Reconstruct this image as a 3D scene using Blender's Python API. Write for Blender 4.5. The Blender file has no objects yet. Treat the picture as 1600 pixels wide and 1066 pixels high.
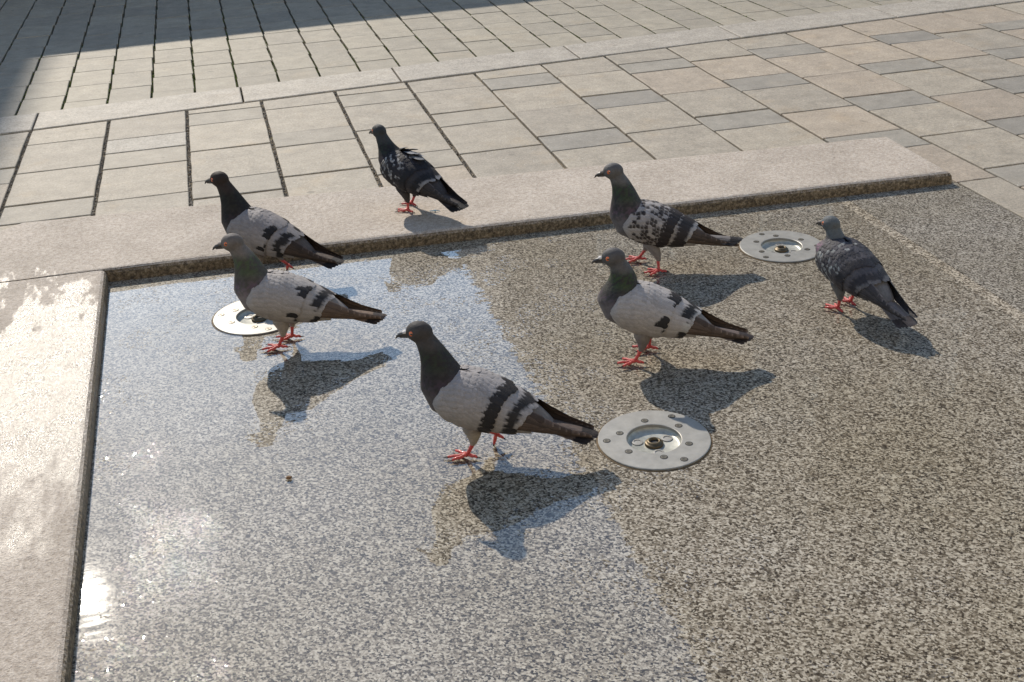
import bpy, bmesh, math, random
import numpy as np
from mathutils import Vector, Matrix
from mathutils.geometry import tessellate_polygon

# ------------------------------------------------------------------ camera, sky, sun, exposure
sc = bpy.context.scene
C = sc.collection
SUN_AZ = math.radians(-11.34)      # from +Y, negative towards -X
SUN_EL = math.radians(35.5)
SUNV = Vector((math.sin(SUN_AZ) * math.cos(SUN_EL), math.cos(SUN_AZ) * math.cos(SUN_EL), math.sin(SUN_EL)))

cd = bpy.data.cameras.new('camera')
cd.sensor_width = 36.0
cd.lens = 1845.6 / 1600 * 36.0
cd.clip_start = 0.05
cd.clip_end = 2000
cam = bpy.data.objects.new('camera', cd)
C.objects.link(cam)
R3 = Matrix(((0.96692039, 0.15147666, -0.20523105), (-0.25127281, 0.42717136, -0.86855432), (-0.04389688, 0.89139186, 0.45110267)))
cam.matrix_world = Matrix.Translation((0, 0, 1.0)) @ R3.to_4x4()
sc.camera = cam

w = bpy.data.worlds.new('World')
sc.world = w
w.use_nodes = True
nt = w.node_tree
bg = nt.nodes['Background']
sky = nt.nodes.new('ShaderNodeTexSky')
sky.sky_type = 'NISHITA'
sky.sun_disc = False
sky.sun_elevation = SUN_EL
sky.sun_rotation = SUN_AZ
sky.air_density = 1.3
sky.dust_density = 0.12
sky.ozone_density = 1.5
nt.links.new(sky.outputs[0], bg.inputs[0])
bg.inputs[1].default_value = 0.135

sl = bpy.data.lights.new('sun', 'SUN')
sl.energy = 3.0
sl.angle = math.radians(0.53)
sl.color = (1.0, 0.915, 0.79)
so = bpy.data.objects.new('sun', sl)
so.rotation_euler = SUNV.to_track_quat('Z', 'Y').to_euler()
C.objects.link(so)

sc.view_settings.view_transform = 'Standard'
sc.view_settings.look = 'None'
sc.view_settings.gamma = 1.0
sc.view_settings.exposure = 0.86
sc.view_settings.use_curve_mapping = False
try:
    sc.cycles.sample_clamp_indirect = 6.0
    sc.cycles.caustics_reflective = False
    sc.cycles.caustics_refractive = False
except Exception:
    pass

# ------------------------------------------------------------------ helpers
def link(o, parent=None):
    C.objects.link(o)
    if parent is not None:
        o.parent = parent
    return o

def mesh_obj(name, verts, faces, mat, parent=None, smooth=False, cols=None):
    me = bpy.data.meshes.new(name)
    me.from_pydata([tuple(map(float, v)) for v in verts], [], [tuple(map(int, f)) for f in faces])
    if cols is not None:
        a = me.color_attributes.new('Col', 'FLOAT_COLOR', 'POINT')
        c4 = np.ones((len(verts), 4), dtype=np.float32)
        c4[:, :3] = np.asarray(cols, dtype=np.float32)
        a.data.foreach_set('color', c4.ravel())
    if smooth:
        me.polygons.foreach_set('use_smooth', [True] * len(me.polygons))
    me.materials.append(mat)
    me.update()
    return link(bpy.data.objects.new(name, me), parent)

def empty(name, loc=(0, 0, 0), rz=0.0, parent=None):
    o = bpy.data.objects.new(name, None)
    o.empty_display_size = 0.05
    o.location = loc
    o.rotation_euler = (0, 0, rz)
    return link(o, parent)

def tag(o, label=None, cat=None, group=None, kind=None):
    if label: o['label'] = label
    if cat: o['category'] = cat
    if group: o['group'] = group
    if kind: o['kind'] = kind
    return o

def stone(poly, z0, z1, ch):
    """a slab from a convex plan polygon (ccw) with a chamfered arris -> verts, faces"""
    n = len(poly)
    P = [Vector((p[0], p[1])) for p in poly]
    ins = []
    for i in range(n):
        a, b, c = P[i - 1], P[i], P[(i + 1) % n]
        d1 = (b - a).normalized(); d2 = (c - b).normalized()
        n1 = Vector((-d1.y, d1.x)); n2 = Vector((-d2.y, d2.x))
        k = ch / max(0.3, 1 + n1.dot(n2))
        ins.append(b + (n1 + n2) * k)
    v = [(p.x, p.y, z0) for p in P] + [(p.x, p.y, z1 - ch) for p in P]
    mid = [(p * 0.7 + q * 0.3) for p, q in zip(P, ins)]
    v += [(p.x, p.y, z1 - ch * 0.3) for p in mid]
    v += [(p.x, p.y, z1) for p in ins]
    f = []
    for l in range(3):
        for i in range(n):
            j = (i + 1) % n
            f.append((l * n + i, l * n + j, (l + 1) * n + j, (l + 1) * n + i))
    f.append(tuple(range(3 * n, 4 * n)))
    return v, f

# ------------------------------------------------------------------ materials
class NT:
    def __init__(s, name):
        s.m = bpy.data.materials.new(name); s.m.use_nodes = True
        s.t = s.m.node_tree; s.b = s.t.nodes['Principled BSDF']; s.out = s.t.nodes['Material Output']
    def n(s, typ, **kw):
        nd = s.t.nodes.new(typ)
        for k, v in kw.items():
            if k.startswith('i_'):
                key = k[2:]
                key = int(key) if key.isdigit() else key.replace('_', ' ')
                nd.inputs[key].default_value = v
            else:
                setattr(nd, k, v)
        return nd
    def l(s, a, b): s.t.links.new(a, b)
    def ramp(s, src, stops, interp='LINEAR'):
        r = s.n('ShaderNodeValToRGB'); r.color_ramp.interpolation = interp
        el = r.color_ramp.elements
        while len(el) < len(stops): el.new(0.5)
        for e, (p, c) in zip(el, stops):
            e.position = p; e.color = (c[0], c[1], c[2], 1) if not isinstance(c, (int, float)) else (c, c, c, 1)
        s.l(src, r.inputs[0]); return r.outputs[0]
    def mix(s, a, b, fac, mode='MIX'):
        m = s.n('ShaderNodeMix', data_type='RGBA', blend_type=mode)
        for sock, val in ((m.inputs[6], a), (m.inputs[7], b), (m.inputs[0], fac)):
            if hasattr(val, 'is_output'): s.l(val, sock)
            elif isinstance(val, (int, float)): sock.default_value = val
            else: sock.default_value = (*val, 1)
        return m.outputs[2]
    def math(s, op, a, b=0.0, clamp=False):
        m = s.n('ShaderNodeMath', operation=op, use_clamp=clamp)
        for sock, val in ((m.inputs[0], a), (m.inputs[1], b)):
            if hasattr(val, 'is_output'): s.l(val, sock)
            else: sock.default_value = val
        return m.outputs[0]
    def noise(s, vec, scale, detail=3, rough=0.55, dist=0.0):
        nd = s.n('ShaderNodeTexNoise', i_Scale=scale, i_Detail=detail, i_Roughness=rough, i_Distortion=dist)
        s.l(vec, nd.inputs['Vector']); return nd.outputs['Fac']
    def mapping(s, vec, rot=(0, 0, 0), scale=(1, 1, 1)):
        m = s.n('ShaderNodeMapping'); m.inputs['Rotation'].default_value = rot; m.inputs['Scale'].default_value = scale
        s.l(vec, m.inputs['Vector']); return m.outputs[0]
    def bump(s, h, strength, dist):
        b = s.n('ShaderNodeBump', i_Strength=strength, i_Distance=dist)
        s.l(h, b.inputs['Height']); s.l(b.outputs[0], s.b.inputs['Normal']); return b

def pos(n):
    return n.n('ShaderNodeNewGeometry').outputs['Position']

def mat_granite(name, dark, mid, light, scale, rough=0.55, tint=None, contrast=(0.36, 0.47, 0.60)):
    n = NT(name); p = pos(n)
    # slightly foliated stone: grains drawn out along one direction
    v = n.mapping(n.mapping(p, rot=(0, 0, math.radians(38))), scale=(1.0, 1.18, 1.0))
    vo = n.n('ShaderNodeTexVoronoi', i_Scale=scale * 1.7, i_Randomness=1.0); n.l(v, vo.inputs['Vector'])
    sepc = n.n('ShaderNodeSeparateColor'); n.l(vo.outputs['Color'], sepc.inputs[0])
    a = n.noise(v, scale * 0.95, 3, 0.7)
    b = n.noise(v, scale * 3.0, 2, 0.6)
    c = n.noise(p, scale * 0.16, 2, 0.5)
    s = n.math('ADD', n.math('MULTIPLY', a, 0.50), n.math('MULTIPLY', b, 0.12))
    s = n.math('ADD', s, n.math('MULTIPLY', sepc.outputs[0], 0.38))
    s = n.math('ADD', s, n.math('MULTIPLY', n.math('SUBTRACT', c, 0.5), 0.10))
    col = n.ramp(s, [(contrast[0], dark), (contrast[1], mid), (contrast[2], light), (contrast[2] + 0.09, tuple(min(1, x * 1.18) for x in light))])
    flake = n.ramp(n.noise(v, scale * 0.42, 1, 0.4), [(0.70, 0), (0.73, 1)])
    col = n.mix(col, tuple(min(1, x * 1.25) for x in light), n.math('MULTIPLY', flake, 0.75))
    blot = n.ramp(n.noise(v, scale * 0.30, 1, 0.4), [(0.27, 1), (0.30, 0)])
    col = n.mix(col, tuple(x * 0.8 for x in dark), n.math('MULTIPLY', blot, 0.7))
    big = n.ramp(n.noise(p, 2.6, 3), [(0.3, (0.90, 0.87, 0.80)), (0.7, (1.06, 1.06, 1.08))])
    col = n.mix(col, big, 1.0, 'MULTIPLY')
    if tint:
        patch = n.ramp(n.noise(p, 5.5, 4, 0.65), [(0.52, 0), (0.72, 1)])
        col = n.mix(col, n.mix(col, tint, 0.35), patch)
    n.l(col, n.b.inputs['Base Color'])
    n.b.inputs['Roughness'].default_value = rough
    n.b.inputs['Specular IOR Level'].default_value = 0.08
    n.bump(b, 0.18, 0.002)
    return n.m

def mat_paver(name, base, var=0.14, speck=0.30, stain=(0.36, 0.25, 0.13), stain_amt=0.35):
    n = NT(name); p = pos(n)
    oi = n.n('ShaderNodeObjectInfo')
    off = n.n('ShaderNodeVectorMath', operation='SCALE'); n.l(oi.outputs['Location'], off.inputs[0]); off.inputs['Scale'].default_value = 7.3
    sh = n.n('ShaderNodeVectorMath', operation='ADD'); n.l(p, sh.inputs[0]); n.l(off.outputs[0], sh.inputs[1])
    q = sh.outputs[0]
    f = n.noise(q, 420, 2, 0.7)
    g = n.noise(q, 150, 2, 0.6)
    s = n.math('ADD', n.math('MULTIPLY', f, 0.55), n.math('MULTIPLY', g, 0.45))
    lo = tuple(x * (1 - speck) for x in base); hi = tuple(min(1, x * (1 + speck)) for x in base)
    col = n.ramp(s, [(0.36, lo), (0.5, base), (0.66, hi)])
    spark = n.ramp(n.noise(q, 210, 1, 0.5), [(0.74, 0), (0.78, 1)])
    col = n.mix(col, (0.72, 0.70, 0.64), n.math('MULTIPLY', spark, 0.55))
    st = n.ramp(n.noise(q, 6.0, 4, 0.62), [(0.55, 0), (0.80, 1)])
    col = n.mix(col, stain, n.math('MULTIPLY', st, stain_amt))
    cloud = n.ramp(n.noise(q, 14, 5, 0.7), [(0.25, 0.74), (0.75, 1.20)])
    col = n.mix(col, cloud, 1.0, 'MULTIPLY')
    gum = n.ramp(n.noise(q, 21, 1, 0.4), [(0.76, 0), (0.80, 1)])
    col = n.mix(col, tuple(x * 0.45 for x in base), n.math('MULTIPLY', gum, 0.6))
    rv = n.ramp(oi.outputs['Random'], [(0.0, (1 - var, 1 - var, 1 - var * 0.9)), (1.0, (1 + var, 1 + var * 0.9, 1 + var * 0.7))])
    col = n.mix(col, rv, 1.0, 'MULTIPLY')
    n.l(col, n.b.inputs['Base Color'])
    n.b.inputs['Roughness'].default_value = 0.72
    n.b.inputs['Specular IOR Level'].default_value = 0.35
    n.bump(n.math('ADD', n.math('MULTIPLY', f, 0.5), g), 0.35, 0.002)
    return n.m

def mat_plain(name, col, rough=0.6, metal=0.0, var=0.2, scale=60, coat=0.0, bump=0.1):
    n = NT(name); tc = n.n('ShaderNodeTexCoord').outputs['Object']
    f = n.noise(tc, scale, 4, 0.6)
    c = n.ramp(f, [(0.25, tuple(x * (1 - var) for x in col)), (0.75, tuple(min(1, x * (1 + var)) for x in col))])
    n.l(c, n.b.inputs['Base Color'])
    n.b.inputs['Roughness'].default_value = rough
    n.b.inputs['Metallic'].default_value = metal
    n.b.inputs['Coat Weight'].default_value = coat
    n.b.inputs['Coat Roughness'].default_value = 0.05
    if bump: n.bump(f, bump, 0.002)
    return n.m

def mat_border():
    n = NT('border_granite'); p = pos(n)
    f = n.noise(p, 330, 2, 0.7); g = n.noise(p, 120, 3, 0.65)
    s = n.math('ADD', n.math('MULTIPLY', f, 0.5), n.math('MULTIPLY', g, 0.5))
    col = n.ramp(s, [(0.33, (0.23, 0.188, 0.15)), (0.5, (0.385, 0.33, 0.275)), (0.66, (0.52, 0.46, 0.395))])
    cloud = n.ramp(n.noise(p, 7, 5, 0.65), [(0.28, (0.80, 0.78, 0.75)), (0.72, (1.10, 1.09, 1.08))])
    col = n.mix(col, cloud, 1.0, 'MULTIPLY')
    pits = n.ramp(n.noise(p, 90, 2, 0.5), [(0.26, 1), (0.30, 0)])
    col = n.mix(col, (0.12, 0.10, 0.075), n.math('MULTIPLY', pits, 0.6))
    # algae and dirt on the upright edge of the stone
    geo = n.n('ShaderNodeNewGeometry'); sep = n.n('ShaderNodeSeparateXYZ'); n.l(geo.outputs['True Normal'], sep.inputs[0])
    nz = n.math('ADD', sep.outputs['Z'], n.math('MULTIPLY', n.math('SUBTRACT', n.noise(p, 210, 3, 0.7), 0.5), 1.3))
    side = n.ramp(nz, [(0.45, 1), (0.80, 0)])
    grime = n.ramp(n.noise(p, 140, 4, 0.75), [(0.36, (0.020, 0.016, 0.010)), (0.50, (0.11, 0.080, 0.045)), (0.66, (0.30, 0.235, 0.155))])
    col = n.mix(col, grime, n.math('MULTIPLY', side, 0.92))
    # a splashed, wet patch near the inner corner
    sp = n.n('ShaderNodeSeparateXYZ'); n.l(p, sp.inputs[0])
    wob = n.math('MULTIPLY', n.math('SUBTRACT', n.noise(n.mapping(p, rot=(0, 0, 0.6), scale=(3.0, 1.0, 1.0)), 7, 5, 0.7), 0.5), 1.3)
    yy = n.math('ADD', sp.outputs['Y'], wob)
    m1 = n.ramp(n.math('MULTIPLY', yy, 0.25), [(0.355, 0), (0.43, 1), (0.575, 1), (0.60, 0)])
    xx = n.ramp(n.math('ADD', sp.outputs['X'], 1.0), [(0.70, 1), (0.74, 0)])
    wet = n.math('MULTIPLY', m1, xx)
    n.l(n.mix(col, n.mix(col, (0.86, 0.84, 0.80), 1.0, 'MULTIPLY'), wet), n.b.inputs['Base Color'])
    grainr = n.ramp(n.noise(p, 300, 2, 0.7), [(0.40, 0.60), (0.60, 0.44)])
    streak = n.ramp(n.noise(n.mapping(n.mapping(p, rot=(0, 0, -0.7)), scale=(1.0, 4.0, 1.0)), 11, 4, 0.7), [(0.38, 0.72), (0.60, 1.0)])
    rr = n.math('SUBTRACT', 0.78, n.math('MULTIPLY', n.math('MULTIPLY', wet, streak), grainr))
    n.l(rr, n.b.inputs['Roughness'])
    sp2 = n.math('ADD', 0.35, n.math('MULTIPLY', wet, 0.65))
    n.l(sp2, n.b.inputs['Specular IOR Level'])
    n.bump(s, 0.9, 0.004)
    return n.m

def mat_water():
    n = NT('water'); p = pos(n)
    n.t.nodes.remove(n.b)
    tr = n.n('ShaderNodeBsdfTransparent'); tr.inputs[0].default_value = (0.97, 0.975, 0.975, 1)
    gl = n.n('ShaderNodeBsdfGlossy'); gl.inputs['Roughness'].default_value = 0.012
    gl.inputs['Color'].default_value = (1, 1, 1, 1)
    lw = n.n('ShaderNodeLayerWeight', i_Blend=0.5)
    fr = n.math('ADD', 0.038, n.math('MULTIPLY', n.math('POWER', lw.outputs['Facing'], 4.0), 0.962))   # Schlick, the same from both sides of the film
    mx = n.n('ShaderNodeMixShader')
    n.l(fr, mx.inputs[0]); n.l(tr.outputs[0], mx.inputs[1])
    dr = n.ramp(n.noise(p, 9, 3, 0.6), [(0.5, 0), (0.68, 1)])
    pk = n.ramp(n.noise(p, 170, 0, 0.5), [(0.60, 0), (0.74, 1)])
    drops = n.math('MULTIPLY', pk, n.math('MULTIPLY', dr, 3.0))
    h = n.math('ADD', n.math('ADD', n.noise(n.mapping(p, scale=(0.22, 1.0, 1.0)), 26, 2, 0.5), n.math('MULTIPLY', n.noise(p, 120, 1, 0.5), 0.05)), drops)
    b = n.n('ShaderNodeBump', i_Strength=0.085, i_Distance=0.004)
    n.l(h, b.inputs['Height']); n.l(b.outputs[0], gl.inputs['Normal'])
    g2 = n.n('ShaderNodeBsdfGlossy'); g2.inputs['Roughness'].default_value = 0.09; n.l(b.outputs[0], g2.inputs['Normal'])
    m2 = n.n('ShaderNodeMixShader'); m2.inputs[0].default_value = 0.006
    n.l(gl.outputs[0], m2.inputs[1]); n.l(g2.outputs[0], m2.inputs[2]); n.l(m2.outputs[0], mx.inputs[2])
    n.l(mx.outputs[0], n.out.inputs['Surface'])
    return n.m

def mat_plumage():
    n = NT('plumage')
    at = n.n('ShaderNodeAttribute', attribute_name='Col')
    tc = n.n('ShaderNodeTexCoord').outputs['Object']
    v = n.mapping(tc, rot=(0, math.radians(20), 0), scale=(1.0, 2.2, 2.2))
    f = n.noise(v, 330, 3, 0.65)
    g = n.noise(tc, 70, 3, 0.6)
    k = n.ramp(n.math('ADD', n.math('MULTIPLY', f, 0.6), n.math('MULTIPLY', g, 0.4)), [(0.3, 0.78), (0.7, 1.2)])
    n.l(n.mix(at.outputs['Color'], k, 1.0, 'MULTIPLY'), n.b.inputs['Base Color'])
    n.b.inputs['Roughness'].default_value = 0.62
    n.b.inputs['Specular IOR Level'].default_value = 0.18
    n.bump(n.math('ADD', f, n.math('MULTIPLY', n.noise(v, 120, 3, 0.6), 1.2)), 0.55, 0.0016)
    return n.m

def mat_joint(name, soil, moss, amt):
    n = NT(name); p = pos(n)
    f = n.noise(p, 130, 3, 0.7)
    c = n.ramp(f, [(0.32, tuple(x * 0.35 for x in soil)), (0.52, soil), (0.68, tuple(min(1, x * 2.4) for x in soil))])
    m = n.ramp(n.noise(p, 4.5, 4, 0.6), [(0.60 - amt, 0), (0.72 - amt, 1)])
    mc = n.ramp(f, [(0.3, tuple(x * 0.5 for x in moss)), (0.7, tuple(x * 1.5 for x in moss))])
    n.l(n.mix(c, mc, m), n.b.inputs['Base Color'])
    n.b.inputs['Roughness'].default_value = 0.95
    n.bump(f, 1.0, 0.01)
    return n.m

M = {}
M['slab'] = mat_granite('speckled_granite', (0.034, 0.025, 0.017), (0.190, 0.158, 0.116), (0.425, 0.378, 0.305), 190, 0.5, contrast=(0.33, 0.48, 0.66))
M['slab2'] = mat_granite('grey_granite', (0.040, 0.033, 0.026), (0.150, 0.131, 0.104), (0.295, 0.27, 0.228), 200, 0.55, contrast=(0.36, 0.49, 0.62))
M['tan'] = mat_paver('tan_stone', (0.290, 0.252, 0.198), var=0.08)
M['pink'] = mat_paver('pink_stone', (0.305, 0.253, 0.194), var=0.08)
M['grey'] = mat_paver('grey_stone', (0.232, 0.210, 0.175), stain_amt=0.1, speck=0.16, var=0.10)
M['pale'] = mat_paver('pale_stone', (0.35, 0.315, 0.26), speck=0.40)
M['lightgrey'] = mat_paver('light_grey_stone', (0.268, 0.236, 0.188), stain_amt=0.1, speck=0.16, var=0.06)
M['sett'] = mat_paver('sett_stone', (0.255, 0.226, 0.176), var=0.09, speck=0.22, stain_amt=0.2)
M['kerb'] = mat_paver('kerb_stone', (0.32, 0.285, 0.237), var=0.05, speck=0.38, stain_amt=0.15)
M['border'] = mat_border()
M['water'] = mat_water()
M['bed'] = mat_joint('joint_gravel', (0.21, 0.17, 0.115), (0.10, 0.11, 0.03), 0.0)
M['mossbed'] = mat_joint('joint_moss', (0.10, 0.085, 0.055), (0.10, 0.125, 0.022), 0.10)
M['gravel'] = mat_plain('gravel', (0.24, 0.20, 0.15), 0.85, 0.0, 0.7, 120)
M['moss'] = mat_plain('moss', (0.105, 0.125, 0.025), 0.95, 0.0, 0.6, 60)
M['ground'] = mat_paver('far_paving', (0.25, 0.22, 0.175))
M['steel'] = mat_plain('brushed_steel', (0.265, 0.252, 0.225), 0.45, 0.2, 0.20, 45, 0.0, 0.08)
M['cup'] = mat_plain('cup_steel', (0.34, 0.335, 0.29), 0.42, 0.25, 0.30, 70, 0.0, 0.1)
M['brass'] = mat_plain('brass', (0.085, 0.060, 0.028), 0.45, 0.5, 0.35, 90, 0.0, 0.1)
M['rust'] = mat_plain('rust', (0.11, 0.07, 0.03), 0.85, 0.0, 0.5, 80)
M['screw'] = mat_plain('screw_steel', (0.17, 0.15, 0.115), 0.35, 0.7, 0.2, 200)
M['black'] = mat_plain('dark_hole', (0.012, 0.011, 0.010), 0.6)
M['plumage'] = mat_plumage()
M['red'] = mat_plain('red_skin', (0.44, 0.050, 0.046), 0.5, 0.0, 0.4, 350, 0.05, 0.6)
M['claw'] = mat_plain('claw_horn', (0.02, 0.017, 0.015), 0.4)
M['beak'] = mat_plain('beak_horn', (0.035, 0.03, 0.03), 0.38)
M['cere'] = mat_plain('cere', (0.62, 0.58, 0.55), 0.7)
M['greycere'] = mat_plain('grey_cere', (0.16, 0.14, 0.13), 0.7)
M['iris'] = mat_plain('iris', (0.60, 0.12, 0.02), 0.15, 0.0, 0.2, 900, 0.6, 0.0)
M['pupil'] = mat_plain('pupil', (0.006, 0.005, 0.005), 0.08, 0.0, 0.0, 100, 0.8, 0.0)
M['brick'] = mat_plain('dark_brick', (0.13, 0.095, 0.075), 0.85, 0.0, 0.25, 3)
M['plaster'] = mat_plain('plaster', (0.28, 0.25, 0.21), 0.85, 0.0, 0.15, 2)
M['cream'] = mat_plain('cream_render', (0.62, 0.52, 0.38), 0.9, 0.0, 0.08, 2)
M['slate'] = mat_plain('slate', (0.06, 0.06, 0.065), 0.7, 0.0, 0.2, 3)
M['glass'] = mat_plain('window_glass', (0.03, 0.035, 0.04), 0.12, 0.0, 0.1, 1, 0.0, 0.0)
M['frame'] = mat_plain('window_frame', (0.5, 0.48, 0.44), 0.6)
M['crumb'] = mat_plain('crumb', (0.16, 0.085, 0.035), 0.8)
M['bluebit'] = mat_plain('blue_plastic', (0.25, 0.42, 0.55), 0.4)

# ------------------------------------------------------------------ ground
rng = random.Random(7)
S = 600
tag(mesh_obj('ground', [(-S, -S, -0.09), (S, -S, -0.09), (S, S, -0.09), (-S, S, -0.09)], [(0, 1, 2, 3)], M['ground']), kind='structure')

def kb(x): return 3.860 + 0.0845 * x      # near edge of the kerb band
def kt(x): return 4.070 + 0.0885 * x      # far edge of the kerb band

# --- near paving of large flags
pav = tag(mesh_obj('flagstone_pavement', [(-3.2, -1.2, -0.009), (5.2, -1.2, -0.009), (5.2, kb(5.2) + 0.05, -0.009), (-3.2, kb(-3.2) + 0.05, -0.009)],
                   [(0, 1, 2, 3)], M['bed']), kind='structure')
XS = {-1: -0.834, 0: -0.589, 1: -0.357, 2: -0.119, 3: 0.118, 4: 0.359, 5: 0.601, 6: 0.843, 7: 1.085, 8: 1.324, 9: 1.566, 10: 1.810,
      11: 2.050, 12: 2.289, 13: 2.511, 14: 2.737, 15: 2.977}
for k in range(16, 22): XS[k] = XS[15] + 0.2395 * (k - 15)
for k in range(-6, -1): XS[k] = XS[-1] - 0.2395 * (-1 - k)
CUTS = {-1: [3.72, 3.44, 3.30], 0: [3.650, 3.370, 3.094, 2.953], 1: [3.603, 3.464, 3.315, 3.042], 2: [3.801, 3.663, 3.391, 3.113, 2.970],
        3: [3.756, 3.474, 3.334, 3.061], 4: [3.829, 3.686, 3.406, 3.132, 2.986], 5: [3.760, 3.490, 3.346, 3.074],
        6: [3.836, 3.690, 3.414, 3.142, 2.999], 7: [3.763, 3.496, 3.347, 3.076], 8: [3.833, 3.704, 3.417, 3.151, 3.005],
        9: [3.775, 3.504, 3.358, 3.083, 2.825, 2.676, 2.389], 10: [3.849, 3.705, 3.428, 3.164, 3.016, 2.740, 2.453],
        11: [3.773, 3.504, 3.365, 3.080, 2.803], 12: [3.855, 3.712, 3.442, 3.172, 3.010], 13: [3.788, 3.503, 3.370], 14: [3.852, 3.730]}
WIDE = (0, 1, 2, 3, 4, 5)
slabX1 = 1.694
def bback(x): return 2.834 - 0.0788 * x    # back edge of the stone border
count = 0
for k in range(-6, 21):
    cuts = list(CUTS.get(k, []))
    if not cuts:
        cuts = [3.835, 3.69] if k % 2 == 0 else [3.765, 3.49, 3.345]
    x0, x1 = XS[k], XS[k + 1]
    while cuts[-1] > (1.2 if k >= 9 else 2.6):       # carry the two-size bond on
        prev = cuts[-2] - cuts[-1] if len(cuts) > 1 else 0.275
        prev2 = cuts[-3] - cuts[-2] if len(cuts) > 2 else 0.14
        cuts.append(cuts[-1] - (0.143 if prev > 0.2 and prev2 > 0.2 else 0.275))
    gapl = 0.0048 if k in WIDE else 0.0035
    gapr = 0.0048 if (k + 1) in WIDE else 0.0035
    tops = [None] + cuts
    for i in range(len(cuts)):
        yb = cuts[i]
        yt0 = kb(x0) - 0.002 if i == 0 else tops[i] - 0.0028
        yt1 = kb(x1) - 0.002 if i == 0 else tops[i] - 0.0028
        h = (yt0 + yt1) / 2 - yb
        xa, xb = x0 + gapl, x1 - gapr
        if -0.9 < x0 < 1.68 and x1 > -0.9:
            lim = bback((x0 + x1) / 2) - 0.06
            if k == 9:
                if yt0 < lim + 0.1: xa = max(xa, slabX1 + 0.004)
            else:
                if yt0 < lim: continue
                yb = max(yb, lim - 0.02)
        if k <= -1 and yt0 < 2.3: continue
        if yt0 - yb < 0.03: continue
        dz = rng.uniform(-0.0012, 0.0012)
        yj = rng.uniform(-0.0015, 0.0015)
        poly = [(xa, yb + 0.0028 + yj), (xb, yb + 0.0028 - yj), (xb, yt1), (xa, yt0)]
        cx = sum(p[0] for p in poly) / 4; cy = sum(p[1] for p in poly) / 4
        dp = []
        for a_, b_ in zip(poly, poly[1:] + poly[:1]):
            ln_ = math.hypot(b_[0] - a_[0], b_[1] - a_[1]); nx_, ny_ = -(b_[1] - a_[1]) / ln_, (b_[0] - a_[0]) / ln_
            for q_ in range(4):
                j_ = rng.uniform(-0.0009, 0.0012) if q_ else rng.uniform(0, 0.001)
                dp.append((a_[0] + (b_[0] - a_[0]) * q_ / 4 + nx_ * j_, a_[1] + (b_[1] - a_[1]) * q_ / 4 + ny_ * j_))
        v, f = stone([(p[0] - cx, p[1] - cy) for p in dp], -0.05, 0.0, 0.0026)
        v = [(a, b, c + (a * rng.choice((-1, 1)) * 0.003 if c >= 0 else 0) * 0) for a, b, c in v]
        if h < 0.2 and i > 0: m = M['grey'] if k >= 6 else M['lightgrey']
        elif h < 0.2: m = M['tan']
        else: m = M['pink'] if (k >= 8 and rng.random() < 0.5) or rng.random() < 0.12 else M['tan']
        if k == 1 and i == 1: m = M['pale']
        o = mesh_obj('flagstone', v, f, m, pav)
        o.location = (cx, cy, dz)
        o.rotation_euler = (rng.uniform(-1, 1) * 0.003, rng.uniform(-1, 1) * 0.003, 0)
        count += 1

def pebbles(name, spots, r0, r1, mat, parent, seed, flat=0.7):
    rr = random.Random(seed); V, F = [], []
    for x, y, z in spots:
        r_ = rr.uniform(r0, r1); b = len(V); a = rr.uniform(0, 6.28); q = rr.uniform(0.7, 1.4)
        for dx, dy, dz in ((1, 0, 0), (0, 1, 0), (-1, 0, 0), (0, -1, 0), (0.1, 0.1, 1), (0, 0, -1)):
            dx *= q; k_ = rr.uniform(0.8, 1.2) * r_
            V.append((x + (dx * math.cos(a) - dy * math.sin(a)) * k_, y + (dx * math.sin(a) + dy * math.cos(a)) * k_, z + dz * k_ * flat))
        F += [(b + i, b + (i + 1) % 4, b + 4) for i in range(4)] + [(b + (i + 1) % 4, b + i, b + 5) for i in range(4)]
    return tag(mesh_obj(name, V, F, mat, parent), kind='stuff')
sp = []
for k in WIDE:
    for _ in range(420):
        yv = rng.uniform(2.75, kb(XS[k]) - 0.01); sp.append((XS[k] + rng.gauss(0, 0.0032), yv, rng.uniform(-0.009, -0.003)))
pebbles('joint_gravel', sp, 0.0014, 0.0042, M['gravel'], pav, 11)

# --- kerb band
kerb = tag(empty('kerb_band', (1.0, 3.95, 0)), kind='structure')
kx = [-2.52, -1.875, -1.23, -0.585, 0.062, 0.588, 1.234, 1.868, 2.538, 3.18, 3.82, 4.46]
for a, b in zip(kx[:-1], kx[1:]):
    a += 0.0025; b -= 0.0025
    poly = [(a, kb(a) + 0.003), (b, kb(b) + 0.003), (b, kt(b) - 0.002), (a, kt(a) - 0.002)]
    cx = sum(p[0] for p in poly) / 4; cy = sum(p[1] for p in poly) / 4
    v, f = stone([(p[0] - cx, p[1] - cy) for p in poly], -0.06, 0.004, 0.004)
    o = mesh_obj('kerb_stone', v, f, M['kerb'], kerb)
    o.location = (cx - 1.0, cy - 3.95, 0)

# --- far paving of small setts
sett = tag(mesh_obj('sett_pavement', [(-3.2, kt(-3.2) - 0.05, -0.013), (5.2, kt(5.2) - 0.05, -0.013), (5.2, 7.3, -0.013), (-3.2, 7.3, -0.013)],
                    [(0, 1, 2, 3)], M['mossbed']), kind='structure')
FIRST = [4.217, 4.116, 4.237, 4.131, 4.242, 4.208, 4.253, 4.223, 4.259, 4.382, 4.268, 4.396, 4.239, 4.392, 4.285, 4.382, 4.279, 4.396, 4.352, 4.411]
SX0, SW, SH = -0.657, 0.1420, 0.2185
v, f = stone([(-SW / 2 + 0.0035, -SH / 2 + 0.0014), (SW / 2 - 0.0035, -SH / 2 + 0.0014), (SW / 2 - 0.0035, SH / 2 - 0.0014), (-SW / 2 + 0.0035, SH / 2 - 0.0014)], -0.05, 0, 0.0025)
sett_me = None
rest_v, rest_f = [], []
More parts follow.
